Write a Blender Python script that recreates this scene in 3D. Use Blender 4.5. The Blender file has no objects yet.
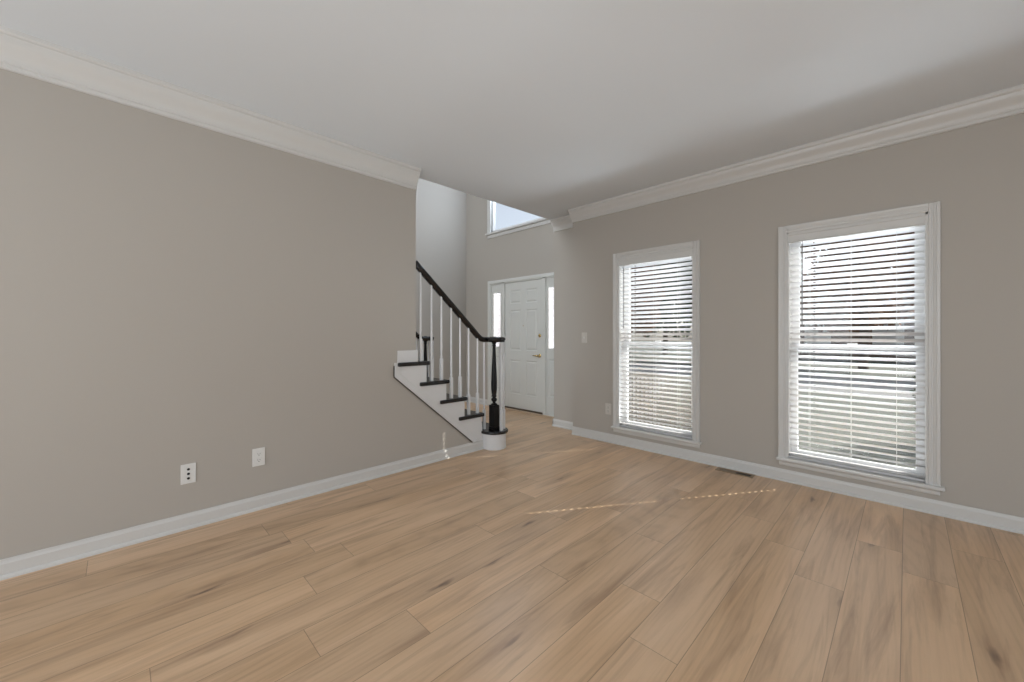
import bpy, bmesh, math, random
from mathutils import Vector, Matrix

random.seed(7)
S = bpy.context.scene
COL = S.collection

# ------------------------------------------------------------------ camera
F_PX, HORIZON = 394.1, 333.9
cam_d = bpy.data.cameras.new('camera')
cam = bpy.data.objects.new('camera', cam_d)
COL.objects.link(cam)
S.camera = cam
cam.location = (0, 0, 1.21)
cam.rotation_euler = (math.pi / 2, 0, 0.7861)
cam_d.sensor_width = 36.0
cam_d.lens = 36.0 * F_PX / 1024
cam_d.shift_y = -(341 - HORIZON) / 1024
cam_d.clip_start = 0.05
cam_d.clip_end = 300

# ------------------------------------------------------------------ sky, sun, exposure
S.view_settings.view_transform = 'Standard'
S.view_settings.look = 'None'
S.view_settings.gamma = 1.0
S.view_settings.use_curve_mapping = False
S.view_settings.exposure = 0.0

SUN_EL = math.radians(38.5)
SUN_DIR = Vector((-0.548 * math.cos(SUN_EL), -0.8365 * math.cos(SUN_EL), -math.sin(SUN_EL)))  # light travels this way
world = bpy.data.worlds.new('sky'); S.world = world
world.use_nodes = True
wn = world.node_tree.nodes; wl = world.node_tree.links
sky = wn.new('ShaderNodeTexSky')
sky.sky_type = 'NISHITA'
sky.sun_disc = False
sky.sun_elevation = SUN_EL
sky.sun_rotation = math.atan2(0.548, 0.8365)
sky.dust_density = 2.0
hsv = wn.new('ShaderNodeHueSaturation'); hsv.inputs['Saturation'].default_value = 0.45
wl.new(sky.outputs[0], hsv.inputs['Color'])
wl.new(hsv.outputs[0], wn['Background'].inputs['Color'])
wn['Background'].inputs['Strength'].default_value = 0.22

sd = bpy.data.lights.new('sun', 'SUN'); so = bpy.data.objects.new('sun', sd)
COL.objects.link(so)
so.rotation_euler = SUN_DIR.to_track_quat('-Z', 'Y').to_euler()
sd.energy = 7.0; sd.angle = math.radians(0.35); sd.color = (1.0, 0.95, 0.88)


def area(name, loc, target, sx, sy, power, color=(1, 1, 1)):
    d = bpy.data.lights.new(name, 'AREA'); d.shape = 'RECTANGLE'
    d.size, d.size_y, d.energy, d.color = sx, sy, power, color
    o = bpy.data.objects.new(name, d); COL.objects.link(o)
    o.location = loc
    o.rotation_euler = (Vector(target) - Vector(loc)).to_track_quat('-Z', 'Y').to_euler()
    return o


# added area lamps lifting the room, at assumed openings behind and beside the camera
COOL = (0.88, 0.94, 1.0)
FILL_TINT = (0.86, 0.93, 1.0)
area('window_daylight_back', (-1.6, -2.75, 1.35), (-1.6, 0, 1.30), 1.5, 1.9, 34, COOL)
area('window_daylight_back', (0.6, -2.75, 1.35), (0.6, 0, 1.30), 1.5, 1.9, 34, COOL)
area('window_daylight_side', (2.4, 1.2, 1.35), (0, 1.2, 1.3), 1.6, 1.9, 18, COOL)
# added lamps outside the back openings, brightening the ceiling like ground bounce
area('sunlit_ground_back', (-1.6, -3.6, -0.1), (-1.6, -1.2, 2.69), 1.8, 1.2, 48, COOL)
area('sunlit_ground_back', (0.6, -3.6, -0.1), (0.6, -1.2, 2.69), 1.8, 1.2, 52, COOL)
# added lamps hidden below the front sills, standing in for ground bounce through blinds
area('sunlit_ground_front', (-1.75, 5.45, -0.40), (-1.75, 4.4, 1.3), 1.9, 1.1, 200, FILL_TINT)
area('sunlit_ground_front', (-0.1, 5.45, -0.40), (-0.1, 4.4, 1.3), 1.9, 1.1, 200, FILL_TINT)
# daylight from the high window over the door, then an added hall lamp
area('window_daylight_entry', (-4.2, 4.32, 3.85), (-5.4, 0.6, 1.8), 1.4, 0.8, 35, (0.72, 0.84, 1.0))
area('window_daylight_landing', (-4.4, -2.3, 4.1), (-4.2, 4.4, 1.6), 1.4, 1.6, 120, COOL)  # unseen fill lamp brightening the door wall; no window here


# ------------------------------------------------------------------ materials
def mat(name, color, rough=0.5, metal=0.0, spec=0.5, bump=0.0, bscale=200.0, var=0.0):
    m = bpy.data.materials.new(name); m.use_nodes = True
    nt = m.node_tree; b = nt.nodes['Principled BSDF']
    b.inputs['Base Color'].default_value = (*color, 1)
    b.inputs['Roughness'].default_value = rough
    b.inputs['Metallic'].default_value = metal
    b.inputs['Specular IOR Level'].default_value = spec
    tc = nt.nodes.new('ShaderNodeTexCoord')
    nz = nt.nodes.new('ShaderNodeTexNoise'); nz.inputs['Scale'].default_value = bscale
    nz.inputs['Detail'].default_value = 3
    nt.links.new(tc.outputs['Object'], nz.inputs['Vector'])
    if bump:
        bp = nt.nodes.new('ShaderNodeBump'); bp.inputs['Strength'].default_value = bump
        bp.inputs['Distance'].default_value = 0.002
        nt.links.new(nz.outputs['Fac'], bp.inputs['Height'])
        nt.links.new(bp.outputs[0], b.inputs['Normal'])
    if var:
        mx = nt.nodes.new('ShaderNodeMix'); mx.data_type = 'RGBA'
        mx.inputs['A'].default_value = (*[c * (1 - var) for c in color], 1)
        mx.inputs['B'].default_value = (*[min(1, c * (1 + var)) for c in color], 1)
        nt.links.new(nz.outputs['Fac'], mx.inputs['Factor'])
        nt.links.new(mx.outputs['Result'], b.inputs['Base Color'])
    return m


M = {}
M['wall'] = mat('greige_wall_paint', (0.478, 0.445, 0.402), 0.75, bump=0.08, bscale=260, spec=0.25)
M['ceiling'] = mat('white_ceiling_paint', (0.75, 0.785, 0.815), 0.9, bump=0.08, bscale=180, spec=0.1)
M['trim'] = mat('white_trim_paint', (0.66, 0.655, 0.635), 0.35, bump=0.02, bscale=60)
M['stair_white'] = mat('white_stair_paint', (0.74, 0.74, 0.74), 0.38, bump=0.02, bscale=60)
M['door'] = mat('white_door_paint', (0.72, 0.73, 0.70), 0.4, bump=0.02, bscale=60)
M['black'] = mat('black_stair_enamel', (0.010, 0.009, 0.009), 0.25, bump=0.03, bscale=80)
M['newel_black'] = mat('black_newel_paint', (0.006, 0.0055, 0.0055), 0.38, spec=0.25, bump=0.03, bscale=80)
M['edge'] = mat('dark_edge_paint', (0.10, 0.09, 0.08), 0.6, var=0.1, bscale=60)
M['plate'] = mat('white_plastic', (0.78, 0.78, 0.76), 0.35, var=0.02, bscale=30)
M['plate_dim'] = mat('almond_plastic', (0.62, 0.59, 0.54), 0.4, var=0.02, bscale=30)
M['dark_hole'] = mat('dark_socket', (0.02, 0.02, 0.02), 0.6, var=0.1, bscale=30)
M['brass'] = mat('polished_brass', (0.72, 0.55, 0.25), 0.22, 1.0, var=0.08, bscale=40)
M['vent'] = mat('brown_vent_metal', (0.33, 0.235, 0.15), 0.5, 0.1, var=0.1, bscale=90)
M['threshold'] = mat('dark_bronze_threshold', (0.12, 0.085, 0.06), 0.5, 0.4, var=0.2, bscale=50)
M['oak_strip'] = mat('pale_oak_strip', (0.55, 0.42, 0.30), 0.5, var=0.12, bscale=40)
M['cord'] = mat('white_cord', (0.80, 0.80, 0.78), 0.7, var=0.05, bscale=300)
M['wand'] = mat('grey_wand_plastic', (0.33, 0.33, 0.33), 0.2, var=0.05, bscale=60)
M['sash'] = mat('white_vinyl_sash', (0.80, 0.80, 0.80), 0.35, var=0.02, bscale=30)
M['siding'] = mat('grey_lap_siding', (0.50, 0.49, 0.47), 0.7, var=0.1, bscale=8)
M['lattice'] = mat('weathered_lattice', (0.27, 0.25, 0.22), 0.8, var=0.15, bscale=8)
M['lawn'] = mat('winter_lawn', (0.115, 0.125, 0.105), 0.95, bump=0.5, bscale=30, var=0.35)
M['concrete'] = mat('pale_concrete', (0.24, 0.24, 0.235), 0.9, bump=0.2, bscale=14, var=0.1)
M['bark'] = mat('grey_brown_bark', (0.10, 0.08, 0.065), 0.95, bump=0.6, bscale=18, var=0.4)
M['leaf'] = mat('dull_evergreen_leaf', (0.06, 0.085, 0.04), 0.7, var=0.5, bscale=1.5)
M['rust_leaf'] = mat('rusty_brown_leaf', (0.24, 0.13, 0.08), 0.8, var=0.4, bscale=1.5)
M['brick'] = mat('faded_brick', (0.20, 0.145, 0.12), 0.85, var=0.2, bscale=5)
M['roof'] = mat('grey_shingles', (0.12, 0.115, 0.11), 0.9, var=0.3, bscale=10)


def slat_material():
    m = bpy.data.materials.new('white_faux_wood_slat'); m.use_nodes = True
    nt = m.node_tree; b = nt.nodes['Principled BSDF']; out = nt.nodes['Material Output']
    b.inputs['Base Color'].default_value = (0.74, 0.74, 0.745, 1); b.inputs['Roughness'].default_value = 0.35
    tc = nt.nodes.new('ShaderNodeTexCoord'); nz = nt.nodes.new('ShaderNodeTexNoise')
    nz.inputs['Scale'].default_value = 12; nt.links.new(tc.outputs['Object'], nz.inputs['Vector'])
    mr = nt.nodes.new('ShaderNodeMapRange'); mr.inputs['To Min'].default_value = 0.3; mr.inputs['To Max'].default_value = 0.42
    nt.links.new(nz.outputs['Fac'], mr.inputs['Value']); nt.links.new(mr.outputs[0], b.inputs['Roughness'])
    tr = nt.nodes.new('ShaderNodeBsdfTranslucent'); tr.inputs['Color'].default_value = (0.9, 0.9, 0.9, 1)
    mx = nt.nodes.new('ShaderNodeMixShader'); mx.inputs[0].default_value = SLAT_TRANSLUCENCY
    nt.links.new(b.outputs[0], mx.inputs[1]); nt.links.new(tr.outputs[0], mx.inputs[2])
    nt.links.new(mx.outputs[0], out.inputs[0])
    return m


SLAT_TRANSLUCENCY = 0.16
M['slat'] = slat_material()


def glass_material(name, tint=(1, 1, 1), frosted=False):
    m = bpy.data.materials.new(name); m.use_nodes = True
    nt = m.node_tree; nt.nodes.remove(nt.nodes['Principled BSDF']); out = nt.nodes['Material Output']
    gl = nt.nodes.new('ShaderNodeBsdfGlossy'); gl.inputs['Roughness'].default_value = 0.02
    lw = nt.nodes.new('ShaderNodeLayerWeight'); lw.inputs['Blend'].default_value = 0.5
    pw = nt.nodes.new('ShaderNodeMath'); pw.operation = 'POWER'; pw.inputs[1].default_value = 4.0
    nt.links.new(lw.outputs['Facing'], pw.inputs[0])
    fr = nt.nodes.new('ShaderNodeMath'); fr.operation = 'MULTIPLY_ADD'; fr.inputs[1].default_value = 0.5; fr.inputs[2].default_value = 0.025
    nt.links.new(pw.outputs[0], fr.inputs[0])
    if frosted:
        tr = nt.nodes.new('ShaderNodeBsdfTranslucent'); tr.inputs['Color'].default_value = (*tint, 1)
        tc = nt.nodes.new('ShaderNodeTexCoord'); nz = nt.nodes.new('ShaderNodeTexVoronoi'); nz.inputs['Scale'].default_value = 28
        bp = nt.nodes.new('ShaderNodeBump'); bp.inputs['Strength'].default_value = 0.9; bp.inputs['Distance'].default_value = 0.01
        nt.links.new(tc.outputs['Object'], nz.inputs['Vector']); nt.links.new(nz.outputs['Distance'], bp.inputs['Height'])
        nt.links.new(bp.outputs[0], tr.inputs['Normal'])
        tr2 = nt.nodes.new('ShaderNodeBsdfTransparent'); mm = nt.nodes.new('ShaderNodeMixShader'); mm.inputs[0].default_value = 0.45
        nt.links.new(tr.outputs[0], mm.inputs[1]); nt.links.new(tr2.outputs[0], mm.inputs[2])
        base = mm
    else:
        base = nt.nodes.new('ShaderNodeBsdfTransparent'); base.inputs['Color'].default_value = (*tint, 1)
    mx = nt.nodes.new('ShaderNodeMixShader')
    nt.links.new(fr.outputs[0], mx.inputs[0]); nt.links.new(base.outputs[0], mx.inputs[1]); nt.links.new(gl.outputs[0], mx.inputs[2])
    nt.links.new(mx.outputs[0], out.inputs[0])
    return m


M['glass'] = glass_material('clear_glass', (0.97, 0.98, 0.98))
M['frosted'] = glass_material('textured_glass', (0.62, 0.62, 0.66), True)

# ---- plank floor: rows run along Y, 0.192 m wide; end joints measured per row
PLANK_W, PLANK_L, X_OFF = 0.192, 1.52, 0.016
JOINTS = {0: 2.826, -1: 3.066, -2: 2.41, -3: 2.6975, -4: 1.4455, -5: 1.726, -6: 2.2255, -7: 1.5605, -9: 0.536,
          -10: 1.60, -11: 0.6535, -12: 0.9075, -15: 0.642}


def floor_material():
    m = bpy.data.materials.new('oak_plank_floor'); m.use_nodes = True
    nt = m.node_tree; N = nt.nodes; L = nt.links; b = N['Principled BSDF']

    def math_(op, a, b_=None, c=None):
        n = N.new('ShaderNodeMath'); n.operation = op
        for i, v in enumerate((a, b_, c)):
            if v is None: continue
            if isinstance(v, (int, float)): n.inputs[i].default_value = v
            else: L.new(v, n.inputs[i])
        return n.outputs[0]

    def comb(x, y, z=0.0):
        n = N.new('ShaderNodeCombineXYZ')
        for i, v in enumerate((x, y, z)):
            if isinstance(v, (int, float)): n.inputs[i].default_value = v
            else: L.new(v, n.inputs[i])
        return n.outputs[0]

    def ramp(fac, stops, interp='LINEAR'):
        n = N.new('ShaderNodeValToRGB'); n.color_ramp.interpolation = interp
        e = n.color_ramp.elements
        while len(e) < len(stops): e.new(0.5)
        for i, (p, c) in enumerate(stops):
            e[i].position = p; e[i].color = (*c, 1)
        L.new(fac, n.inputs[0]); return n.outputs[0]

    def mixc(f, a, b_, mode='MIX'):
        n = N.new('ShaderNodeMix'); n.data_type = 'RGBA'; n.blend_type = mode
        for k, v in (('Factor', f), ('A', a), ('B', b_)):
            if isinstance(v, (int, float)): n.inputs[k].default_value = v
            elif isinstance(v, tuple): n.inputs[k].default_value = (*v, 1)
            else: L.new(v, n.inputs[k])
        return n.outputs['Result']

    def noise(vec, scale, detail=3, rough=0.5, dist=0.0):
        n = N.new('ShaderNodeTexNoise'); n.inputs['Scale'].default_value = scale
        n.inputs['Detail'].default_value = detail; n.inputs['Roughness'].default_value = rough
        n.inputs['Distortion'].default_value = dist
        L.new(vec, n.inputs['Vector']); return n.outputs['Fac']

    tc = N.new('ShaderNodeTexCoord'); sp = N.new('ShaderNodeSeparateXYZ'); L.new(tc.outputs['Object'], sp.inputs[0])
    X, Y = sp.outputs[0], sp.outputs[1]
    xr = math_('DIVIDE', math_('ADD', X, X_OFF), PLANK_W)
    row = math_('FLOOR', xr); fx = math_('SUBTRACT', xr, row)
    # joint offset per row
    lo, n = -18, 30
    rnd = random.Random(11)
    stops = []
    for i in range(n):
        r = lo + i
        off = (JOINTS[r] / PLANK_L) % 1.0 if r in JOINTS else rnd.random()
        stops.append((0.0 if i == 0 else i / 32.0, (off,) * 3))
    rp = math_('DIVIDE', math_('ADD', row, 0.5 - lo), 32.0)
    offc = ramp(rp, stops, 'CONSTANT')
    so_ = N.new('ShaderNodeSeparateColor'); L.new(offc, so_.inputs[0])
    yr = math_('SUBTRACT', math_('DIVIDE', Y, PLANK_L), so_.outputs[0])
    col = math_('FLOOR', yr); fy = math_('SUBTRACT', yr, col)
    wn_ = N.new('ShaderNodeTexWhiteNoise'); wn_.noise_dimensions = '3D'
    L.new(comb(row, col, 3.7), wn_.inputs['Vector'])
    sc = N.new('ShaderNodeSeparateColor'); L.new(wn_.outputs['Color'], sc.inputs[0])
    r1, r2, r3 = sc.outputs[0], sc.outputs[1], sc.outputs[2]
    # distances to seams (m)
    dx = math_('MULTIPLY', math_('MINIMUM', fx, math_('SUBTRACT', 1.0, fx)), PLANK_W)
    dy = math_('MULTIPLY', math_('MINIMUM', fy, math_('SUBTRACT', 1.0, fy)), PLANK_L)
    seam = math_('LESS_THAN', math_('MINIMUM', dx, dy), 0.0013)
    # grain
    ox = math_('MULTIPLY', r1, 37.0); oy = math_('MULTIPLY', r2, 53.0)
    gx = math_('ADD', X, ox); gy = math_('ADD', Y, oy)
    broad = noise(comb(math_('MULTIPLY', gx, 7.0), math_('MULTIPLY', gy, 0.8)), 1.0, 3, 0.55, 0.6)
    streak = noise(comb(math_('MULTIPLY', gx, 17.0), math_('MULTIPLY', gy, 1.2)), 1.0, 4, 0.6, 0.8)
    fine = noise(comb(math_('MULTIPLY', gx, 190.0), math_('MULTIPLY', gy, 7.0)), 1.0, 3, 0.6)
    # cathedral grain lines
    wv = N.new('ShaderNodeTexWave'); wv.wave_type = 'RINGS'; wv.rings_direction = 'Z'
    wv.inputs['Scale'].default_value = 1.4; wv.inputs['Distortion'].default_value = 5.0; wv.inputs['Detail'].default_value = 3
    wv.inputs['Detail Scale'].default_value = 0.9
    L.new(comb(math_('MULTIPLY', gx, 9.0), math_('MULTIPLY', gy, 1.1)), wv.inputs['Vector'])
    # knots
    vo = N.new('ShaderNodeTexVoronoi'); vo.inputs['Scale'].default_value = 1.0
    wob = noise(comb(math_('MULTIPLY', gx, 20.0), math_('MULTIPLY', gy, 7.0)), 1.0, 2)
    L.new(comb(math_('ADD', math_('MULTIPLY', gx, 8.0), math_('MULTIPLY', wob, 0.45)), math_('MULTIPLY', gy, 1.5)), vo.inputs['Vector'])
    vs = N.new('ShaderNodeSeparateColor'); L.new(vo.outputs['Color'], vs.inputs[0])
    big = math_('GREATER_THAN', vs.outputs[0], 0.58)
    kn = math_('MULTIPLY', ramp_fac(N, L, vo.outputs['Distance'], 0.03, 0.13, 1.0, 0.0), big)
    halo = math_('MULTIPLY', ramp_fac(N, L, vo.outputs['Distance'], 0.05, 0.50, 1.0, 0.0), big)
    base = ramp(broad, [(0.25, FL_D), (0.5, FL_M), (0.75, FL_L)])
    base = mixc(math_('MULTIPLY', r3, 0.45), base, FL_G)
    dark = ramp_fac(N, L, streak, 0.50, 0.78, 0.0, 0.66)
    base = mixc(dark, base, FL_S)
    base = mixc(math_('MULTIPLY', ramp_fac(N, L, wv.outputs['Fac'], 0.55, 1.0, 0.0, 1.0), math_('MULTIPLY', ramp_fac(N, L, broad, 0.35, 0.65, 1.0, 0.0), 0.18)), base, FL_S)
    base = mixc(math_('MULTIPLY', ramp_fac(N, L, fine, 0.45, 0.75, 0.0, 1.0), 0.08), base, FL_S)
    base = mixc(math_('MULTIPLY', math_('MULTIPLY', halo, streak), 0.85), base, FL_S)
    base = mixc(math_('MULTIPLY', kn, 0.72), base, (0.10, 0.065, 0.05))
    tone = math_('ADD', math_('MULTIPLY', r1, 0.13), 0.935)
    base = mixc(1.0, base, comb(tone, tone, tone), 'MULTIPLY')
    base = mixc(math_('MULTIPLY', seam, 0.55), base, (0.10, 0.065, 0.045))
    L.new(base, b.inputs['Base Color'])
    b.inputs['Specular IOR Level'].default_value = 0.45
    rr = math_('ADD', math_('MULTIPLY', fine, 0.10), 0.27)
    L.new(rr, b.inputs['Roughness'])
    bp = N.new('ShaderNodeBump'); bp.inputs['Strength'].default_value = 0.25; bp.inputs['Distance'].default_value = 0.0015
    hgt = math_('SUBTRACT', math_('MULTIPLY', fine, 0.25), seam)
    L.new(hgt, bp.inputs['Height']); L.new(bp.outputs[0], b.inputs['Normal'])
    return m


def ramp_fac(N, L, src, a, b, ta, tb):
    n = N.new('ShaderNodeMapRange'); n.clamp = True
    n.inputs['From Min'].default_value = a; n.inputs['From Max'].default_value = b
    n.inputs['To Min'].default_value = ta; n.inputs['To Max'].default_value = tb
    L.new(src, n.inputs['Value']); return n.outputs[0]


FL_D = (0.561, 0.361, 0.204)
FL_M = (0.672, 0.449, 0.269)
FL_L = (0.761, 0.526, 0.334)
FL_G = (0.661, 0.477, 0.322)
FL_S = (0.30, 0.185, 0.115)
M['floor'] = floor_material()


# ------------------------------------------------------------------ mesh helpers
class MB:
    def __init__(s): s.bm = bmesh.new()

    def box(s, x0, x1, y0, y1, z0, z1):
        x0, x1 = sorted((x0, x1)); y0, y1 = sorted((y0, y1)); z0, z1 = sorted((z0, z1))
        v = [s.bm.verts.new(p) for p in ((x0, y0, z0), (x1, y0, z0), (x1, y1, z0), (x0, y1, z0),
                                         (x0, y0, z1), (x1, y0, z1), (x1, y1, z1), (x0, y1, z1))]
        for f in ((3, 2, 1, 0), (4, 5, 6, 7), (0, 1, 5, 4), (1, 2, 6, 5), (2, 3, 7, 6), (3, 0, 4, 7)):
            s.bm.faces.new([v[i] for i in f])
        return s

    def prism(s, pts, axis, a, b):
        """polygon pts (2D) extruded along axis from a to b. axis x: pts=(y,z); y: pts=(x,z); z: pts=(x,y)"""
        def P(p, t):
            return {'x': (t, p[0], p[1]), 'y': (p[0], t, p[1]), 'z': (p[0], p[1], t)}[axis]
        va = [s.bm.verts.new(P(p, a)) for p in pts]; vb = [s.bm.verts.new(P(p, b)) for p in pts]
        s.bm.faces.new(va); s.bm.faces.new(list(reversed(vb)))
        n = len(pts)
        for i in range(n):
            s.bm.faces.new((va[i], vb[i], vb[(i + 1) % n], va[(i + 1) % n]))
        bmesh.ops.recalc_face_normals(s.bm, faces=s.bm.faces[:])
        return s

    def lathe(s, prof, cx, cy, n=24, z0=0.0):
        rings = []
        for r, z in prof:
            rings.append([s.bm.verts.new((cx + r * math.cos(2 * math.pi * k / n), cy + r * math.sin(2 * math.pi * k / n), z0 + z)) for k in range(n)])
        for a, b in zip(rings, rings[1:]):
            for k in range(n):
                s.bm.faces.new((a[k], a[(k + 1) % n], b[(k + 1) % n], b[k]))
        s.bm.faces.new(list(reversed(rings[0]))); s.bm.faces.new(rings[-1])
        return s

    def sweep(s, path, prof):
        """path: 3D points; prof: (side, up) loop"""
        rings = []
        path = [Vector(p) for p in path]
        for i, p in enumerate(path):
            t = (path[min(i + 1, len(path) - 1)] - path[max(i - 1, 0)]).normalized()
            side = t.cross(Vector((0, 0, 1))).normalized(); up = side.cross(t).normalized()
            rings.append([s.bm.verts.new(p + side * a + up * b) for a, b in prof])
        n = len(prof)
        for a, b in zip(rings, rings[1:]):
            for k in range(n):
                s.bm.faces.new((a[k], a[(k + 1) % n], b[(k + 1) % n], b[k]))
        s.bm.faces.new(rings[0]); s.bm.faces.new(list(reversed(rings[-1])))
        bmesh.ops.recalc_face_normals(s.bm, faces=s.bm.faces[:])
        return s

    def tube(s, path, r0, r1=None, n=6):
        path = [Vector(p) for p in path]; r1 = r0 if r1 is None else r1
        rings = []
        for i, p in enumerate(path):
            t = (path[min(i + 1, len(path) - 1)] - path[max(i - 1, 0)]).normalized()
            ref = Vector((1, 0, 0)) if abs(t.x) < 0.8 else Vector((0, 1, 0))
            a = t.cross(ref).normalized(); b = t.cross(a)
            r = r0 + (r1 - r0) * i / max(1, len(path) - 1)
            rings.append([s.bm.verts.new(p + a * r * math.cos(2 * math.pi * k / n) + b * r * math.sin(2 * math.pi * k / n)) for k in range(n)])
        for a, b in zip(rings, rings[1:]):
            for k in range(n):
                s.bm.faces.new((a[k], a[(k + 1) % n], b[(k + 1) % n], b[k]))
        s.bm.faces.new(rings[0]); s.bm.faces.new(list(reversed(rings[-1])))
        return s

    def build(s, name, material, parent=None, bevel=0.0, smooth=False, loc=None, segs=2):
        me = bpy.data.meshes.new(name)
        bmesh.ops.recalc_face_normals(s.bm, faces=s.bm.faces[:])
        s.bm.to_mesh(me); s.bm.free()
        o = bpy.data.objects.new(name, me); COL.objects.link(o)
        me.materials.append(material)
        if smooth:
            for p in me.polygons: p.use_smooth = True
        if bevel:
            md = o.modifiers.new('bevel', 'BEVEL'); md.width = bevel; md.segments = segs
            md.limit_method = 'ANGLE'; md.angle_limit = math.radians(40)
        if parent is not None:
            o.parent = parent
            # world coordinates are kept: shift vertices into the parent's frame
            pl = world_loc(parent)
            me.transform(Matrix.Translation(-pl))
        if loc is not None:
            me.transform(Matrix.Translation(-Vector(loc) + (world_loc(parent) if parent else Vector())))
            o.location = Vector(loc) - (world_loc(parent) if parent else Vector())
        return o


def world_loc(o):
    v = Vector((0, 0, 0))
    while o is not None:
        v = v + o.location; o = o.parent
    return v


def structure(o):
    o['kind'] = 'structure'; return o


def thing(name, loc, label, cat, group=None):
    o = bpy.data.objects.new(name, None); COL.objects.link(o); o.location = loc
    o.empty_display_size = 0.1
    o['label'] = label; o['category'] = cat
    if group: o['group'] = group
    return o


def setting(name, loc):
    o = bpy.data.objects.new(name, None); COL.objects.link(o); o.location = loc
    o.empty_display_size = 0.1
    o['kind'] = 'structure'
    return o


def copy_thing(root, shift, label=None, group=None):
    r = root.copy(); COL.objects.link(r); r.location = root.location + Vector(shift)
    if label: r['label'] = label
    if group: r['group'] = group
    def rec(src, dst):
        for ch in list(src.children):
            c = ch.copy(); COL.objects.link(c); c.parent = dst
            rec(ch, c)
    rec(root, r)
    return r


# ------------------------------------------------------------------ dimensions
XW = -3.162            # face of the long left wall
XE = -3.27             # its far face, also the edge of the ceiling
YW = 3.884             # face of the window wall
YS = 4.055             # set-back wall beside the entry
YD = 4.43              # front door wall
XF = -5.60             # far wall of the entry hall
H = 2.69               # ceiling
H2 = 5.3
XR, YB = 2.3, -2.65    # unseen right and back walls
ZS, ZH = 0.195, 2.035  # window opening
WINS = ((-2.237, -1.435), (-0.694, 0.102))
OUT = 4.06             # outside face of the window wall

# ------------------------------------------------------------------ shell
structure(MB().box(XF - 0.1, XR + 0.1, YB - 0.1, YD + 0.12, -0.08, 0).build('floor', M['floor']))
structure(MB().box(XE, XR + 0.1, YB - 0.1, OUT, H, H + 0.25).build('ceiling', M['ceiling']))
structure(MB().prism([(YB, 0), (2.69, 0), (2.69, .15), (1.918, .80), (1.918, H), (YB, H)], 'x', XE, XW).build('wall_left', M['wall']))
w = MB()
xs = [(-2.85, WINS[0][0]), (WINS[0][1], WINS[1][0]), (WINS[1][1], XR)]
for a, b in xs: w.box(a, b, YW, OUT, 0, H)
for a, b in WINS:
    w.box(a, b, YW, OUT, 0, ZS - 0.02); w.box(a, b, YW, OUT, ZH, H)
bmesh.ops.remove_doubles(w.bm, verts=w.bm.verts[:], dist=1e-4)
structure(w.build('wall_front', M['wall']))
structure(MB().box(-3.28, -2.85, YS, YD + 0.12, 0, H).build('wall_entry_return', M['wall']))
# right wall with a side window opening, back wall with two openings (behind the camera)
w = MB()
w.box(XR, XR + .12, YB, 0.3, 0, H).box(XR, XR + .12, 2.1, OUT, 0, H).box(XR, XR + .12, 0.3, 2.1, 0, .35).box(XR, XR + .12, 0.3, 2.1, 2.35, H)
structure(w.build('wall_right', M['wall']))
w = MB()
for a, b in ((XE, -2.4), (-0.8, -0.2), (1.4, XR)): w.box(a, b, YB - .12, YB, 0, H)
for a, b in ((-2.4, -0.8), (-0.2, 1.4)): w.box(a, b, YB - .12, YB, 0, .35).box(a, b, YB - .12, YB, 2.35, H)
structure(w.build('wall_back', M['wall']))
# entry hall shell
structure(MB().box(XF - .12, XF, YB, YD + .12, 0, H2).build('wall_entry_left', M['wall']))
structure(MB().box(XF, XE, YB - .12, YB, 0, H2).build('wall_entry_back', M['wall']))
structure(MB().box(XF - .12, XE + .12, YB - .12, YD + .2, H2, H2 + .1).build('ceiling_entry', M['ceiling']))
structure(MB().box(XE, XE + .12, YB, YD + .12, H + .25, H2).build('wall_entry_upper', M['wall']))
DX0, DX1 = -5.005, -3.415     # door unit outer casing
UZ0, UZ1 = 2.90, 4.15         # tall window over the door
w = MB()
w.box(XF, DX0 + .02, YD, YD + .12, 0, H2).box(DX1 - .02, XE + .12, YD, YD + .12, 0, H2)
w.box(DX0 + .02, DX1 - .02, YD, YD + .12, 2.07, UZ0).box(DX0 + .02, DX1 - .02, YD, YD + .12, UZ1, H2)
structure(w.build('wall_entry_front', M['wall']))


# ------------------------------------------------------------------ mouldings
def crown_profile(zb, zt, p=0.092):
    h = zt - zb
    pts = [(0, 0), (0.012, 0), (0.018, 0.006), (0.018, 0.022), (0.024, 0.026), (0.024, 0.034)]
    n = 8
    for i in range(n + 1):  # cove then ogee
        t = i / n
        a = 0.026 + (p - 0.018 - 0.026) * (t - 0.10 * math.sin(2 * math.pi * t))
        b = 0.036 + (h - 0.036 - 0.034) * t
        pts.append((a, b))
    pts += [(p - 0.016, h - 0.028), (p - 0.006, h - 0.026), (p, h - 0.018), (p, h), (0, h)]
    return [(a, zb + b) for a, b in pts]


def crown(name, axis, wall, a, b, zb, sign):
    pts = [(wall + sign * q, z) for q, z in crown_profile(zb, H)]
    return structure(MB().prism(pts, axis, a, b).build(name, M['trim']))


crown('trim_1', 'y', XW, YB, 1.918, 2.520, 1)     # crown on the left wall (profile in x,z)
crown('trim_2', 'x', YW, -2.85, XR, 2.549, -1)    # crown on the window wall (profile in y,z)
crown('trim_3', 'x', YS, XE, -2.85, 2.549, -1)    # crown on the set-back wall


def bb_profile(wall, sign, h=0.093):
    return [(wall, 0), (wall + sign * .024, 0), (wall + sign * .024, .010), (wall + sign * .019, .018), (wall + sign * .013, .020),
            (wall + sign * .013, h - .022), (wall + sign * .009, h - .012), (wall + sign * .007, h), (wall, h)]


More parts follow.
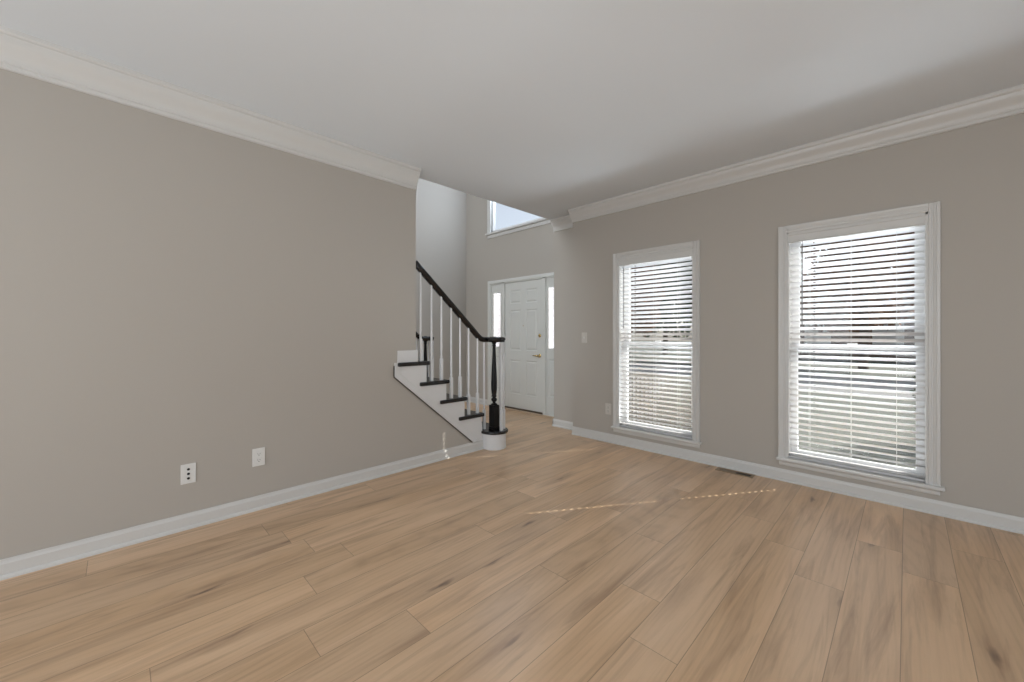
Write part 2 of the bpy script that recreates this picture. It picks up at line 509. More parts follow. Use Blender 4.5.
structure(MB().prism(bb_profile(XW, 1, .095), 'y', YB, 2.735).build('baseboard_left', M['trim']))
b = MB().prism(bb_profile(YW, -1, .095), 'x', -2.85, XR)
structure(b.build('baseboard_front', M['trim']))
structure(MB().prism(bb_profile(YS, -1, .095), 'x', -3.28 - .013, -2.85).prism(bb_profile(-3.28, -1, .095), 'y', YS - .013, YD).build('baseboard_entry_return', M['trim']))
structure(MB().prism(bb_profile(YD, -1, .095), 'x', XF, DX0).build('baseboard_entry_front', M['trim']))
structure(MB().prism(bb_profile(XF, 1, .095), 'y', YB, YD).build('baseboard_entry_left', M['trim']))


# ------------------------------------------------------------------ windows
def casing_bar(mb, axis, t0, t1, inner, outer, y):
    """stepped casing strip; inner->outer is the cross direction"""
    s = 1 if outer > inner else -1
    w_ = abs(outer - inner)
    prof = [(0, .010), (.004, .014), (.014, .014), (.017, .010), (.024, .010), (.028, .014), (.036, .016), (.040, .020), (w_ - .003, .022), (w_, .018)]
    pts = [(inner, y)] + [(inner + s * a, y - d) for a, d in prof] + [(outer, y)]
    if axis == 'z':
        mb.prism(pts, 'z', t0, t1)
    else:  # horizontal head along x: pts are (z, y)
        va = [mb.bm.verts.new((t0, p[1], p[0])) for p in pts]; vb = [mb.bm.verts.new((t1, p[1], p[0])) for p in pts]
        mb.bm.faces.new(va); mb.bm.faces.new(list(reversed(vb)))
        for i in range(len(pts)):
            mb.bm.faces.new((va[i], vb[i], vb[(i + 1) % len(pts)], va[(i + 1) % len(pts)]))


def make_window(idx, x0, x1):
    r = setting('window_%d' % idx, ((x0 + x1) / 2, YW, ZS))
    c = MB()
    casing_bar(c, 'z', ZS, ZH + .058, x0, x0 - .058, YW)
    casing_bar(c, 'z', ZS, ZH + .058, x1, x1 + .058, YW)
    casing_bar(c, 'x', x0 - .002, x1 + .002, ZH, ZH + .058, YW)
    c.build('casing', M['trim'], r)
    j = MB()
    j.box(x0, x0 + .012, YW - .008, OUT, ZS, ZH).box(x1 - .012, x1, YW - .008, OUT, ZS, ZH).box(x0, x1, YW - .008, OUT, ZH - .012, ZH)
    j.build('jamb', M['trim'], r)
    # stool and apron: one moulded sill
    xa, xb = x0 - .070, x1 + .078
    s = MB().box(xa, xb, YW - .045, YW, ZS - .024, ZS).box(x0, x1, YW, OUT, ZS - .024, ZS)
    s.build('sill', M['trim'], r, bevel=.006)
    a = MB()
    pr = [(YW, .130), (YW - .012, .130), (YW - .017, .140), (YW - .018, .158), (YW - .030, .170), (YW - .034, .1712), (YW, .1712)]
    a.prism(pr, 'x', x0 - .052, x1 + .056)
    a.build('apron', M['trim'], r)
    # double-hung sashes
    zm = 1.10
    def sash(name, z0, z1, y, st, rb, rt):
        f = MB()
        f.box(x0 + .012, x0 + .012 + st, y, y + .032, z0, z1).box(x1 - .012 - st, x1 - .012, y, y + .032, z0, z1)
        f.box(x0 + .012 + st, x1 - .012 - st, y, y + .032, z0, z0 + rb).box(x0 + .012 + st, x1 - .012 - st, y, y + .032, z1 - rt, z1)
        o = f.build(name, M['sash'], r)
        g = MB().box(x0 + .012 + st - .005, x1 - .012 - st + .005, y + .013, y + .018, z0 + rb - .005, z1 - rt + .005).build('glass_pane', M['glass'], o)
    sash('upper_sash', zm - .012, ZH - .012, YW + .125, .050, .036, .045)
    sash('lower_sash', ZS, zm + .028, YW + .091, .044, .055, .040)
    k = MB().box((x0 + x1) / 2 - .03, (x0 + x1) / 2 + .03, YW + .094, YW + .12, zm + .0285, zm + .04)
    k.build('sash_lock', M['sash'], r, bevel=.003)
    return r


for i, (a, b_) in enumerate(WINS): make_window(i + 1, a, b_)

# ------------------------------------------------------------------ blinds
PITCH, TILT, DEPTH = 0.0455, math.radians(28), 0.050


def make_blind(x0, x1, label, hole_x, wand_x, cords):
    yc = YW + .030
    r = thing('window_blind', ((x0 + x1) / 2, yc, ZS), label, 'blind', None)
    a, b_ = x0 + .010, x1 - .010
    MB().box(a, b_, yc - .025, yc + .025, ZH - .062, ZH - .014).build('headrail', M['slat'], r, bevel=.002)
    # valance with small moulded edges, sits in front of the headrail
    v = MB().prism([(yc - .030, ZH - .084), (yc - .040, ZH - .084), (yc - .043, ZH - .078), (yc - .040, ZH - .072), (yc - .040, ZH - .026),
                    (yc - .044, ZH - .020), (yc - .044, ZH - .013), (yc - .030, ZH - .013)], 'x', x0 + .013, x1 - .013)
    v.build('valance', M['trim'], r)
    # slats: curved cross-section, with a routed hole at hole_x
    m = MB(); bm = m.bm
    zs = []
    z = ZH - .100
    while z > ZS + .060: zs.append(z); z -= PITCH
    zs += [ZS + .038, ZS + .030]
    ct = [-1, -.6, -.34, .34, .6, 1]
    hw = .0085
    xsn = [a + .004, hole_x - hw, hole_x + hw, b_ - .004]
    for k, zc in enumerate(zs):
        tl = TILT if k < len(zs) - 2 else math.radians(4)
        def pt(x, t, top):
            u = t * DEPTH / 2; w_ = .0020 * (1 - t * t) + (.0028 if top else 0)
            # u>0 is outside; inner edge is the higher one
            return (x, yc + u * math.cos(tl) + w_ * math.sin(tl), zc - u * math.sin(tl) + w_ * math.cos(tl))
        top = [[bm.verts.new(pt(x, t, True)) for t in ct] for x in xsn]
        bot = [[bm.verts.new(pt(x, t, False)) for t in ct] for x in xsn]
        for i in range(3):
            for j in range(5):
                if i == 1 and j == 2:
                    continue
                bm.faces.new((top[i][j], top[i + 1][j], top[i + 1][j + 1], top[i][j + 1]))
                bm.faces.new((bot[i][j], bot[i][j + 1], bot[i + 1][j + 1], bot[i + 1][j]))
            bm.faces.new((top[i][0], bot[i][0], bot[i + 1][0], top[i + 1][0]))
            bm.faces.new((top[i][5], top[i + 1][5], bot[i + 1][5], bot[i][5]))
        for j in range(5):
            bm.faces.new((top[0][j], top[0][j + 1], bot[0][j + 1], bot[0][j]))
            bm.faces.new((top[3][j], bot[3][j], bot[3][j + 1], top[3][j + 1]))
        for i, j, i2, j2 in ((1, 2, 2, 2), (2, 2, 2, 3), (2, 3, 1, 3), (1, 3, 1, 2)):
            bm.faces.new((top[i][j], top[i2][j2], bot[i2][j2], bot[i][j]))
    m.build('slat_panel', M['slat'], r)
    MB().box(a + .003, b_ - .003, yc - .025, yc + .025, ZS + .004, ZS + .020).build('bottom_rail', M['slat'], r, bevel=.004)
    for cx in cords:
        c = MB()
        for yy in (yc - .0275, yc + .0275):
            c.tube([(cx, yy, ZS + .02), (cx, yy, ZH - .05)], .0011, n=5)
        c.build('ladder_cord', M['cord'], r)
    wd = MB().tube([(wand_x, yc - .050, ZH - .105), (wand_x, yc - .050, 1.27)], .0042, n=8)
    wd.tube([(wand_x, yc - .040, ZH - .080), (wand_x, yc - .050, ZH - .108)], .002, n=6)
    wd.build('tilt_wand', M['wand'], r, smooth=True)
    return r


make_blind(WINS[0][0], WINS[0][1], 'white slatted blind on the left-hand window, nearer the staircase and light switch', -2.054, -2.162, (-2.085, -1.836, -1.590))
make_blind(WINS[1][0], WINS[1][1], 'white slatted blind on the right-hand window, the one farther from the staircase', -0.518, -0.590, (-0.549, -0.296, -0.050))

# window over the front door
r = setting('window_3', ((DX0 + DX1) / 2, YD, UZ0))
c = MB()
cw = .075
for (a, b_, z0, z1) in ((DX0 - .01, DX0 + cw, UZ0, UZ1 + cw), (DX1 - cw, DX1 + .01, UZ0, UZ1 + cw), (DX0 + cw, DX1 - cw, UZ1, UZ1 + cw)):
    c.box(a, b_, YD - .018, YD, z0, z1)
c.build('casing', M['trim'], r, bevel=.004)
MB().box(DX0 - .03, DX1 + .03, YD - .05, YD, UZ0 - .03, UZ0).box(DX0 - .005, DX1 + .005, YD - .016, YD, UZ0 - .085, UZ0 - .03).build('sill', M['trim'], r, bevel=.004)
f = MB()
xa, xb = DX0 + .04, DX1 - .04
f.box(xa, xa + .055, YD + .03, YD + .08, UZ0, UZ1).box(xb - .055, xb, YD + .03, YD + .08, UZ0, UZ1)
f.box(xa, xb, YD + .03, YD + .08, UZ0, UZ0 + .05).box(xa, xb, YD + .03, YD + .08, UZ1 - .05, UZ1)
f.build('sash', M['sash'], r, bevel=.004)
MB().box(xa + .05, xb - .05, YD + .052, YD + .058, UZ0 + .045, UZ1 - .045).build('glass_pane', M['glass'], r)
MB().box(DX0 + .02, DX0 + .04, YD, YD + .12, UZ0, UZ1).box(DX1 - .04, DX1 - .02, YD, YD + .12, UZ0, UZ1).box(DX0 + .02, DX1 - .02, YD, YD + .12, UZ0 - .001, UZ0 + .0).build('jamb', M['trim'], r)

# ------------------------------------------------------------------ front door unit with sidelights
d = setting('door_1', ((DX0 + DX1) / 2, YD, 0))
DL, DR, DZ0, DZ1 = -4.605, -3.797, 0.045, 2.026
YF = YD + .012        # door face
c = MB()
c.box(DX0, DX0 + .055, YD - .018, YD, 0, 2.095).box(DX1 - .055, DX1, YD - .018, YD, 0, 2.095)
c.box(DX0 + .055, DX1 - .055, YD - .018, YD, 2.045, 2.095)
c.build('casing', M['door'], d, bevel=.004)
f = MB()
for a, b_ in ((DX0 + .055, DX0 + .075), (DL - .06, DL - .004), (DR + .004, DR + .06), (DX1 - .075, DX1 - .055)):
    f.box(a, b_, YD - .006, YD + .10, 0.02, 2.05)
f.box(DX0 + .055, DX1 - .055, YD - .006, YD + .10, 2.03, 2.05)
f.box(DX0 + .075, DL - .06, YD - .006, YD + .10, 0, .035).box(DR + .06, DX1 - .075, YD - .006, YD + .10, 0, .035)
f.build('frame', M['door'], d, bevel=.002)


def panel_rect(mb, x0, x1, z0, z1, y, groove=.022, depth=.009):
    """raised panel: a sunk moulded ring and a raised field, open toward -y"""
    rings = [(0, 0), (.006, -depth * .6), (groove * .5, -depth), (groove, -depth), (groove + .016, -.001)]
    vs = []
    for g, dd in rings:
        vs.append([mb.bm.verts.new(p) for p in ((x0 + g, y - dd, z0 + g), (x1 - g, y - dd, z0 + g), (x1 - g, y - dd, z1 - g), (x0 + g, y - dd, z1 - g))])
    for a, b_ in zip(vs, vs[1:]):
        for k in range(4):
            mb.bm.faces.new((a[k], a[(k + 1) % 4], b_[(k + 1) % 4], b_[k]))
    mb.bm.faces.new(vs[-1])


def panel_slab(name, x0, x1, z0, z1, y, th, openings, material, parent):
    """slab whose front is a grid with panel openings"""
    xs_ = sorted({x0, x1, *[o[0] for o in openings], *[o[1] for o in openings]})
    zs_ = sorted({z0, z1, *[o[2] for o in openings], *[o[3] for o in openings]})
    m = MB(); bm = m.bm
    grid = {(x, z): bm.verts.new((x, y, z)) for x in xs_ for z in zs_}
    for xa, xb in zip(xs_, xs_[1:]):
        for za, zb in zip(zs_, zs_[1:]):
            cx, cz = (xa + xb) / 2, (za + zb) / 2
            if any(o[0] < cx < o[1] and o[2] < cz < o[3] for o in openings): continue
            bm.faces.new((grid[xa, za], grid[xb, za], grid[xb, zb], grid[xa, zb]))
    for o in openings:
        if len(o) == 4: panel_rect(m, *o, y)
    # sides and back
    bk = [bm.verts.new(p) for p in ((x0, y + th, z0), (x1, y + th, z0), (x1, y + th, z1), (x0, y + th, z1))]
    fr = [bm.verts.new(p) for p in ((x0, y, z0), (x1, y, z0), (x1, y, z1), (x0, y, z1))]
    if all(len(o) == 4 for o in openings): bm.faces.new(bk)
    for k in range(4): bm.faces.new((fr[k], bk[k], bk[(k + 1) % 4], fr[(k + 1) % 4]))
    bmesh.ops.remove_doubles(bm, verts=bm.verts[:], dist=1e-5)
    return m.build(name, material, parent)


W = DR - DL
pc = [(DL + .115, DL + .115 + .235), (DR - .115 - .235, DR - .115)]
rows_ = [(DZ0 + .215, DZ0 + .755), (DZ0 + .905, DZ0 + 1.545), (DZ0 + 1.645, DZ0 + 1.860)]
ops = [(a, b_, z0, z1) for a, b_ in pc for z0, z1 in rows_]
leaf = panel_slab('door_leaf', DL, DR, DZ0, DZ1, YF, .044, ops, M['door'], d)
k = MB().lathe([(.026, 0), (.028, .004), (.024, .009)], 0, 0, 20)
bmesh.ops.rotate(k.bm, verts=k.bm.verts[:], matrix=Matrix.Rotation(math.pi / 2, 3, 'X'))
bmesh.ops.translate(k.bm, verts=k.bm.verts[:], vec=(DR - .065, YF, .885))
k.tube([(DR - .065, YF - .005, .885), (DR - .065, YF - .05, .885)], .010, n=12)
k.tube([(DR - .060, YF - .05, .885), (DR - .10, YF - .054, .887), (DR - .165, YF - .048, .884)], .011, .007, n=10)
h_ = k.build('door_handle', M['brass'], d, smooth=True)
k = MB().lathe([(.026, 0), (.027, .006), (.020, .012), (.012, .014)], 0, 0, 20)
bmesh.ops.rotate(k.bm, verts=k.bm.verts[:], matrix=Matrix.Rotation(math.pi / 2, 3, 'X'))
bmesh.ops.translate(k.bm, verts=k.bm.verts[:], vec=(DR - .065, YF, 1.185))
k.build('deadbolt', M['brass'], d, smooth=True)
k = MB().lathe([(.008, 0), (.008, .004), (.004, .005)], 0, 0, 12)
bmesh.ops.rotate(k.bm, verts=k.bm.verts[:], matrix=Matrix.Rotation(math.pi / 2, 3, 'X'))
bmesh.ops.translate(k.bm, verts=k.bm.verts[:], vec=((DL + DR) / 2, YF, 1.335))
k.build('peephole', M['brass'], d)
k = MB()
for z in (.25, 1.05, 1.85): k.tube([(DL - .002, YF - .004, z - .045), (DL - .002, YF - .004, z + .045)], .005, n=8)
k.build('hinge', M['door'], d)
MB().box(DL, DR, YD - .004, YD + .09, 0.012, .040).build('threshold', M['threshold'], d, bevel=.003)
MB().box(DX0 + .055, DX1 - .055, YD - .035, YD - .004, 0, .022).build('threshold_strip', M['oak_strip'], d, bevel=.004)
for a, b_ in ((DX0 + .075, DL - .06), (DR + .06, DX1 - .075)):
    g0, g1 = a + .045, b_ - .045
    sl = panel_slab('sidelight', a, b_, .03, 2.03, YF, .03, [(g0, g1, 1.0, 1.885, 'glass'), (a + .04, b_ - .04, .29, .84)], M['door'], d)
    MB().box(g0 - .002, g1 + .002, YF + .012, YF + .018, .99, 1.90).build('sidelight_glass', M['frosted'], sl)
    MB().box(g0 - .012, g0, YF - .006, YF + .012, .988, 1.897).box(g1, g1 + .012, YF - .006, YF + .012, .988, 1.897).box(g0, g1, YF - .006, YF + .012, .988, 1.0).box(g0, g1, YF - .006, YF + .012, 1.885, 1.897).build('glazing_bead', M['door'], sl, bevel=.002)

# ------------------------------------------------------------------ staircase
RISE, RUN, N2 = .1935, .2225, 2.723
tops = {1: .193, 2: .380, 3: .573, 4: .765, 5: .957}
nose = {k: N2 - RUN * (k - 2) for k in range(2, 6)}
TT = .036
XN, XFAR = -3.132, -4.475       # tread overhang ends, near and far
st = thing('staircase', (-3.8, 2.85, 0), 'straight white staircase with glossy black treads rising beside the left wall', 'staircase')
NSTEP = 8
for k in range(6, NSTEP + 1):
    tops[k] = .957 + RISE * (k - 5); nose[k] = nose[5] - RUN * (k - 5)
for k in range(2, NSTEP + 1):
    y1 = nose[k]; yb = (nose[k + 1] if k + 1 in nose else y1 - RUN) - .028
    lowx = XW - .02 if k <= 5 else XE - .01
    farx = XFAR + .03
    pts = [(farx, yb), (lowx, yb), (lowx, y1), (farx, y1)]
    if k <= 5:
        ye = y1 - .325
        pts = [(XFAR, ye), (XFAR + .03, ye), (XFAR + .03, yb), (XN - .03, yb), (XN - .03, ye), (XN, ye), (XN, y1), (XFAR, y1)]
        if k == 5:      # notched round the end of the wall
            pts = [(XFAR, ye), (XFAR + .03, ye), (XFAR + .03, yb), (XE - .003, yb), (XE - .003, 1.922), (XW + .002, 1.922), (XW + .002, ye), (XN, ye), (XN, y1), (XFAR, y1)]
    MB().prism(pts, 'z', tops[k] - TT, tops[k]).build('tread', M['black'], st, bevel=.010, segs=3)
    prev = tops[k - 1]
    rx1 = XW - .0 if k <= 5 else XE - .01
    MB().box(-4.44, rx1, y1 - .048, y1 - .028, prev, tops[k] - TT).build('riser', M['stair_white'], st)
# curtail starting step: rounded both ends around the newels
NX, NY = -3.120, 2.845
NXF = 2 * (-3.787) - NX


def stadium(r, yback, xs0=NXF, xs1=NX, cy=NY, n=20):
    pts = []
    for i in range(n + 1):
        a = -math.pi / 2 + math.pi * i / n
        pts.append((xs1 + r * math.cos(a), cy + r * math.sin(a)))
    for i in range(n + 1):
        a = math.pi / 2 + math.pi * i / n
        pts.append((xs0 + r * math.cos(a), cy + r * math.sin(a)))
    return pts


MB().prism(stadium(.128, 0), 'z', 0, .163).build('starting_riser', M['stair_white'], st)
MB().prism(stadium(.150, 0), 'z', .163, .193).build('tread', M['black'], st, bevel=.010, segs=3)


def stringer_poly():
    p = [(2.72, .095), (2.582, .095), (1.702, .834), (1.702, .955), (1.733, .955), (1.733, 1.062), (1.935, 1.062), (1.935, tops[5] - TT)]
    p = [(2.72, .095), (2.582, .095), (1.702, .834), (1.702, .957), (1.733, .957), (1.733, 1.062), (1.935, 1.062), (1.935, tops[5] - TT - .0005),
         (nose[5] - .028, tops[5] - TT - .0005)]
    for k in (4, 3, 2):
        p += [(nose[k + 1] - .028, tops[k] - TT - .0005), (nose[k] - .028, tops[k] - TT - .0005)]
    return p


MB().prism(stringer_poly(), 'x', XW, XW + .008).build('stringer', M['stair_white'], st)
# moulding along the stringer's lower edge
def band(t0, t1, x1):
    a, b_, c_ = Vector((1.702, .957)), Vector((1.702, .834)), Vector((2.582, .095))
    dv = (c_ - b_).normalized(); nn = Vector((-dv.y, dv.x)) * 1.0   # pointing up-right
    if nn.y < 0: nn = -nn
    def corner(t):
        # line offset t from the slope meets vertical line offset t
        x = 1.702 + t; p0 = b_ + nn * t; s = (x - p0.x) / dv.x
        return Vector((x, p0.y + dv.y * s))
    e0 = b_ + nn * t0; e1 = b_ + nn * t1
    s0 = (.097 - e0.y) / dv.y; s1 = (.097 - e1.y) / dv.y
    return MB().prism([(1.702 + t0, .930), tuple(corner(t0)), tuple(e0 + dv * s0), tuple(e1 + dv * s1), tuple(corner(t1)), (1.702 + t1, .930)], 'x', XW + .008, x1)
band(0, .052, XW + .015).build('stringer_moulding', M['stair_white'], st, bevel=.003)
band(-.010, 0, XW + .010).build('stringer_edge_strip', M['edge'], st)  # narrow dark grey-brown strip outside the moulding's lower edge
band(0, .014, XW + .024).build('stringer_bead', M['stair_white'], st, bevel=.003)
# body of the flight under the treads, and its far side
body = [(2.69, 0), (2.69, tops[1])]
for k in range(2, NSTEP):
    body += [(nose[k] - .050, tops[k - 1]), (nose[k] - .050, tops[k] - TT - .001)]
body = [(nose[2] - .050, 0)]
for k in range(2, NSTEP + 1):
    body += [(nose[k] - .050, tops[k] - TT - .001), ((nose[k + 1] if k < NSTEP else nose[k] - RUN) - .050, tops[k] - TT - .001)]
body += [(nose[NSTEP] - RUN - .05, 0)]
MB().prism(body, 'x', -4.44, XE - .002).build('stair_side', M['stair_white'], st)

# ------------------------------------------------------------------ railings
BX = -3.190
SL = RISE / RUN * 1.028


def rail_z(y):
    """top of handrail on the raking part"""
    return 1.884 - .898 * (y - 1.937)


def make_railing(mir, label):
    MX = lambda x: x if not mir else 2 * (-3.787) - x
    r = thing('stair_railing', (MX(BX), 2.6, 0), label, 'railing')
    # path of the rail's centre line
    hh = .028
    path = []
    y = 1.70 if mir else 1.925
    while y < 2.60: path.append((BX, y, rail_z(y) - hh)); y += .08
    yA, zA = 2.60, rail_z(2.60) - hh; yB, zB = 2.76, 1.180 - .030
    s0 = -.898
    for i in range(0, 9):          # easing, cubic hermite
        t = i / 8; L_ = yB - yA
        h00 = 2 * t**3 - 3 * t**2 + 1; h10 = t**3 - 2 * t**2 + t; h01 = -2 * t**3 + 3 * t**2
        path.append((BX, yA + L_ * t, h00 * zA + h10 * L_ * s0 + h01 * zB))
    cx, cy = NX + .008, NY + .005
    R0 = abs(BX - cx)
    for i in range(1, 34):         # volute: starts at the stair side and curls over the newel
        t = i / 33; a = math.pi - t * math.pi * 3.1
        rad = R0 * 1.18 * (1 - .72 * t) if t > .12 else R0 * (1 + .12 * t)
        rad = R0 + (R0 * .30 - R0) * (t ** 1.15) + .020 * math.sin(math.pi * min(1, t * 1.6))
        path.append((cx + rad * math.cos(a), cy + rad * math.sin(a), zB))
    path = [(MX(p[0]), p[1], p[2]) for p in path]
    prof = [(-.020, -.030), (.020, -.030), (.022, -.012), (.030, -.004), (.031, .010), (.024, .022), (.012, .029), (0, .031),
            (-.012, .029), (-.024, .022), (-.031, .010), (-.030, -.004), (-.022, -.012)]
    prof = [(a * .90, b * .90) for a, b in prof]
    MB().sweep(path, prof).build('handrail', M['black'], r, smooth=True)
    MB().lathe([(.030, -.030), (.034, -.012), (.036, .012), (.030, .026), (.012, .033)], MX(cx), cy, 20, zB).build('volute_cap', M['black'], r, smooth=True)
    # newel: square plinth block with chamfers, then a turned post
    zb = tops[1]; nx = MX(NX)
    nb = MB().box(nx - .043, nx + .043, NY - .043, NY + .043, zb, zb + .030).box(nx - .040, nx + .040, NY - .040, NY + .040, zb + .030, .452)
    npost = nb.build('newel_block', M['newel_black'], r, bevel=.005)
    prof_n = [(.034, .450), (.036, .456), (.030, .464), (.017, .472), (.015, .480), (.020, .488), (.028, .497), (.031, .508), (.028, .519), (.019, .528), (.016, .534),
              (.028, .541), (.029, .547), (.022, .556), (.026, .575), (.031, .62), (.032, .68), (.028, .80), (.022, .92), (.017, 1.04), (.016, 1.075),
              (.020, 1.083), (.020, 1.092), (.016, 1.098), (.026, 1.116), (.033, 1.124)]
    MB().lathe(prof_n, nx, NY, 20).build('newel_post', M['newel_black'], r, smooth=True)
    # balusters
    spots = []
    for k, ys in ((5, (1.985,)), (4, (2.105, 2.218)), (3, (2.335, 2.443)), (2, (2.554, 2.672))):
        for y_ in ys: spots.append((BX, y_, tops[k]))
    if mir: spots = [(BX, 1.86, tops[5])] + spots
    spots += [(BX, 2.765, tops[1]), (NX - .02, NY + .108, tops[1]), (NX + .060, NY + .085, tops[1]), (NX + .102, NY + .012, tops[1])]
    for (bx_, y_, z0) in spots:
        ztop = (rail_z(y_) - .052) if y_ < 2.62 else (zB - .027 if y_ > 2.75 else 1.172)
        if y_ > 2.65 and y_ < 2.7: ztop = 1.165
        bb = z0 + .205
        m = MB()
        bx2 = MX(bx_)
        m.box(bx2 - .0130, bx2 + .0130, y_ - .0130, y_ + .0130, z0, bb)
        m.lathe([(.0125, bb - .002), (.0130, bb + .004), (.0085, bb + .012), (.0110, bb + .020), (.0115, bb + .026), (.0090, bb + .034),
                 (.0108, bb + .10), (.0098, bb + .25), (.0080, ztop)], bx2, y_, 12)
        m.build('baluster', M['stair_white'], r)
    return r


make_railing(False, 'near stair railing with black handrail curling over a turned newel at the room side')
make_railing(True, 'far stair railing of the staircase, black rail glimpsed behind the near balusters')


# ------------------------------------------------------------------ wall plates
def plate_x(name, y, z, label, cat, kind):
    """plate on the left wall facing +x"""
    t = thing(name, (XW, y, z), label, cat)
    MB().box(XW, XW + .006, y - .0375, y + .0375, z - .061, z + .061).build('cover_plate', M['plate'], t, bevel=.0025)
    if kind == 'jack':
        for dz in (.028, 0, -.028):
            k = MB().tube([(XW + .0055, y, z + dz), (XW + .009, y, z + dz)], .0075, n=12)
            k.build('jack', M['dark_hole'], t)
    else:
        for dz in (.0215, -.0215):
            f_ = MB().box(XW + .005, XW + .0085, y - .017, y + .017, z + dz - .0145, z + dz + .0145).build('receptacle', M['plate'], t, bevel=.004)
            s_ = MB().box(XW + .0084, XW + .0088, y - .0075, y - .0055, z + dz - .002, z + dz + .007).box(XW + .0084, XW + .0088, y + .0055, y + .0075, z + dz - .002, z + dz + .007)
            s_.tube([(XW + .0084, y, z + dz - .008), (XW + .0088, y, z + dz - .008)], .0028, n=8)
            s_.build('slot', M['dark_hole'], f_)
    return t


def plate_y(name, x, z, label, cat, kind):
    t = thing(name, (x, YW, z), label, cat)
    MB().box(x - .0375, x + .0375, YW - .006, YW, z - .061, z + .061).build('cover_plate', M['plate_dim'], t, bevel=.0025)
    if kind == 'switch':
        MB().box(x - .012, x + .012, YW - .0085, YW - .005, z - .028, z + .028).build('switch_surround', M['plate_dim'], t, bevel=.001)
        m = MB().prism([(YW - .008, z - .012), (YW - .019, z + .006), (YW - .019, z + .012), (YW - .008, z + .012)], 'x', x - .005, x + .005)
        m.build('toggle', M['plate'], t, bevel=.001)
    else:
        for dz in (.0215, -.0215):
            f_ = MB().box(x - .017, x + .017, YW - .0085, YW - .005, z + dz - .0145, z + dz + .0145).build('receptacle', M['plate_dim'], t, bevel=.004)
            s_ = MB().box(x - .0075, x - .0055, YW - .0088, YW - .0084, z + dz - .002, z + dz + .007).box(x + .0055, x + .0075, YW - .0088, YW - .0084, z + dz - .002, z + dz + .007)
            s_.tube([(x, YW - .0084, z + dz - .008), (x, YW - .0088, z + dz - .008)], .0028, n=8)
            s_.build('slot', M['dark_hole'], f_)
    return t


plate_x('jack_plate', .308, .340, 'white wall plate with three dark jack holes, lower left on the long wall', 'wall plate', 'jack')
plate_x('power_outlet', .685, .361, 'white duplex outlet on the long left wall, right of the jack plate', 'outlet', 'outlet')
plate_y('light_switch', -2.681, 1.165, 'small pale light switch at chest height on the wall left of the windows', 'switch', 'switch')
plate_y('power_outlet', -2.360, .369, 'pale duplex outlet low beside the left window casing', 'outlet', 'outlet')

# ------------------------------------------------------------------ floor vent
v = thing('floor_vent', (-1.06, 3.80, 0), 'tan floor vent at the baseboard between the windows, its right half dark', 'vent')
vx0, vx1, vy0, vy1 = -1.205, -.915, 3.755, 3.852
m = MB()
m.box(vx0, vx1, vy0, vy0 + .018, 0, .005).box(vx0, vx1, vy1 - .018, vy1, 0, .005)
m.box(vx0, vx0 + .02, vy0 + .018, vy1 - .018, 0, .005).box(vx1 - .02, vx1, vy0 + .018, vy1 - .018, 0, .005)
m.build('frame', M['vent'], v, bevel=.0015)
MB().box(vx0 + .02, vx1 - .02, vy0 + .018, vy1 - .018, .0003, .0008).build('duct_opening', M['dark_hole'], v)
m = MB()
nl = 20
for i in range(nl):
    x = vx0 + .026 + i * (vx1 - vx0 - .052) / (nl - 1)
    hwid = .0058 if i < nl * .55 else .0016     # left louvers shut, right ones open
    m.prism([(x - hwid, .0015), (x - hwid + .001, .001), (x + hwid, .0040), (x + hwid - .001, .0045)], 'y', vy0 + .018, vy1 - .018)
m.build('louver_grille', M['vent'], v)

# ------------------------------------------------------------------ outdoors
GZ = -0.45
structure(MB().box(-60, 60, OUT + .02, 90, GZ - .2, GZ).build('ground', M['lawn']))
structure(MB().box(-60, 60, 14.0, 19.5, GZ, GZ + .02).build('road', M['concrete']))
structure(MB().prism([(-7.0, 4.56), (-3.0, 4.56), (-3.0, 6.6), (-4.2, 9.0), (-6.0, 14.0), (-7.6, 14.0), (-5.8, 9.0)], 'z', GZ, GZ + .04).build('front_walk', M['concrete']))
structure(MB().box(-6.6, -1.4, YD + .13, 6.9, 4.45, 4.62).build('porch_roof', M['ceiling']))  # unseen slab added to keep direct sun off the entry glass


def lattice():
    t = thing('lattice_panel', (-3.2, 6.5, GZ), 'weathered brown lattice screen outside the window nearer the stairs', 'lattice')
    m = MB()
    x0, x1, z0, z1, y = -4.3, -2.1, GZ, .50, 6.5
    nx = int((x1 - x0) / .075)
    for i in range(nx + 1):
        x = x0 + i * (x1 - x0) / nx; m.box(x - .016, x + .016, y, y + .008, z0 + .1, z1 - .03)
    nz_ = int((z1 - z0 - .1) / .075)
    for i in range(nz_ + 1):
        z = z0 + .1 + i * (z1 - z0 - .13) / nz_; m.box(x0, x1, y - .008, y, z - .016, z + .016)
    m.build('lattice_web', M['lattice'], t)
    MB().box(x0 - .02, x1 + .02, y - .03, y + .03, z1 - .03, z1 + .02).build('top_rail', M['lattice'], t)
    for x in (x0, x1): MB().box(x - .045, x + .045, y - .04, y + .05, z0, z1 + .10).build('post', M['lattice'], t, bevel=.006)
lattice()


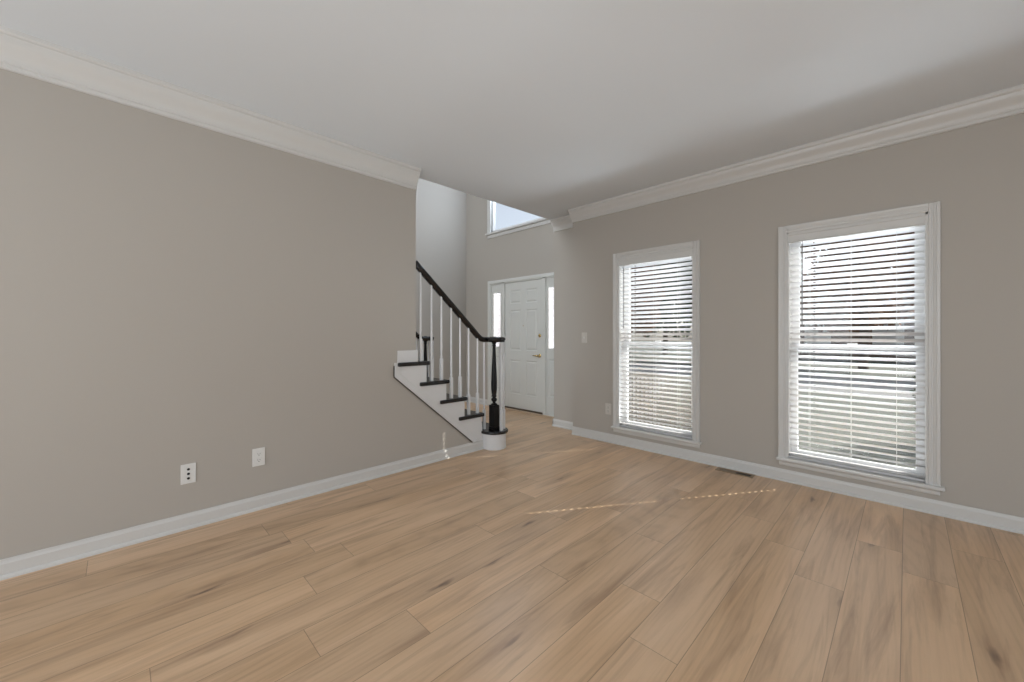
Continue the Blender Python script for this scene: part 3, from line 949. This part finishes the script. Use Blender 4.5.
def crown_mesh(rx, rz, n, size, seed):
    rr = random.Random(seed); m = MB(); bm = m.bm
    blobs = [(rr.uniform(-.6, .6), rr.uniform(-.6, .6), rr.uniform(-.7, .8), rr.uniform(.35, .6)) for _ in range(14)]
    for _ in range(n):
        bx, by, bz, br = rr.choice(blobs)
        dv = Vector((rr.gauss(0, 1), rr.gauss(0, 1), rr.gauss(0, 1))).normalized() * br * rr.uniform(.6, 1)
        p = Vector(((bx + dv.x) * rx, (by + dv.y) * rx, (bz + dv.z) * rz))
        a = Vector((rr.gauss(0, 1), rr.gauss(0, 1), rr.gauss(0, 1))).normalized(); b2 = a.orthogonal().normalized()
        s = size * rr.uniform(.6, 1.3)
        bm.faces.new([bm.verts.new(p + a * s), bm.verts.new(p + b2 * s * .5), bm.verts.new(p - a * s), bm.verts.new(p - b2 * s * .5)])
    return m


def tree(x, y, h, rx, leafmat, label, seed, n=9000, group=None, size=.24, low=.30):
    t = thing('tree', (x, y, GZ), label, 'tree', group)
    rr = random.Random(seed)
    tr = MB()
    tr.tube([(x, y, GZ - .1), (x + rr.uniform(-.1, .1), y, GZ + h * .4), (x + rr.uniform(-.3, .3), y, GZ + h * .85)], .02 * h, .006 * h, 8)
    for i in range(9):
        z0 = GZ + h * rr.uniform(.3, .7); a = rr.uniform(0, 6.28); L_ = rx * rr.uniform(.5, .95)
        tr.tube([(x, y, z0), (x + math.cos(a) * L_ * .5, y + math.sin(a) * L_ * .5, z0 + h * .08), (x + math.cos(a) * L_, y + math.sin(a) * L_, z0 + h * .2)], .006 * h, .0015 * h, 5)
    tr.build('trunk', M['bark'], t)
    c_ = crown_mesh(rx, h * (1 - low) / 2 * .8, n, size, seed)
    bmesh.ops.translate(c_.bm, verts=c_.bm.verts[:], vec=(x, y, GZ + h * (low + (1 - low) / 2)))
    c_.build('foliage', leafmat, t)


G1 = 'trees beyond the road'
spots = [(-19.5, 24, 9, 3.0), (-13.8, 24, 9, 2.9), (-13.9, 31.5, 11, 2.9), (-7.6, 25, 8.5, 3.0), (-1.4, 24, 9.5, 2.8), (4.8, 25, 9, 3.0)]
for i, (x, y, h, rx) in enumerate(spots):
    tree(x, y, h, rx, M['rust_leaf'] if i % 3 == 1 else M['leaf'], 'tree of the row beyond the road, dim through the window blinds', 20 + i, group=G1, low=.12)
tree(.62, 8.6, 2.1, .55, M['leaf'], 'dark shrub just outside the right edge of the right window', 77, n=2200, size=.05, low=.05)
# the brick house across the road
hs = thing('brick_house', (-2.5, 34, GZ), 'low brick house across the road, glimpsed through the blinds', 'house')
MB().box(-6.2, 9, 33, 40, GZ, GZ + 3.0).build('house_wall', M['brick'], hs)
MB().prism([(32.3, GZ + 3.0), (40.7, GZ + 3.0), (36.5, GZ + 5.4)], 'x', -6.8, 9.6).build('house_roof', M['roof'], hs)
for x in (-4.2, -.8, 3.0, 6.5):
    MB().box(x - .7, x + .7, 32.96, 33.02, GZ + 1.0, GZ + 2.3).build('house_window', M['sash'], hs)
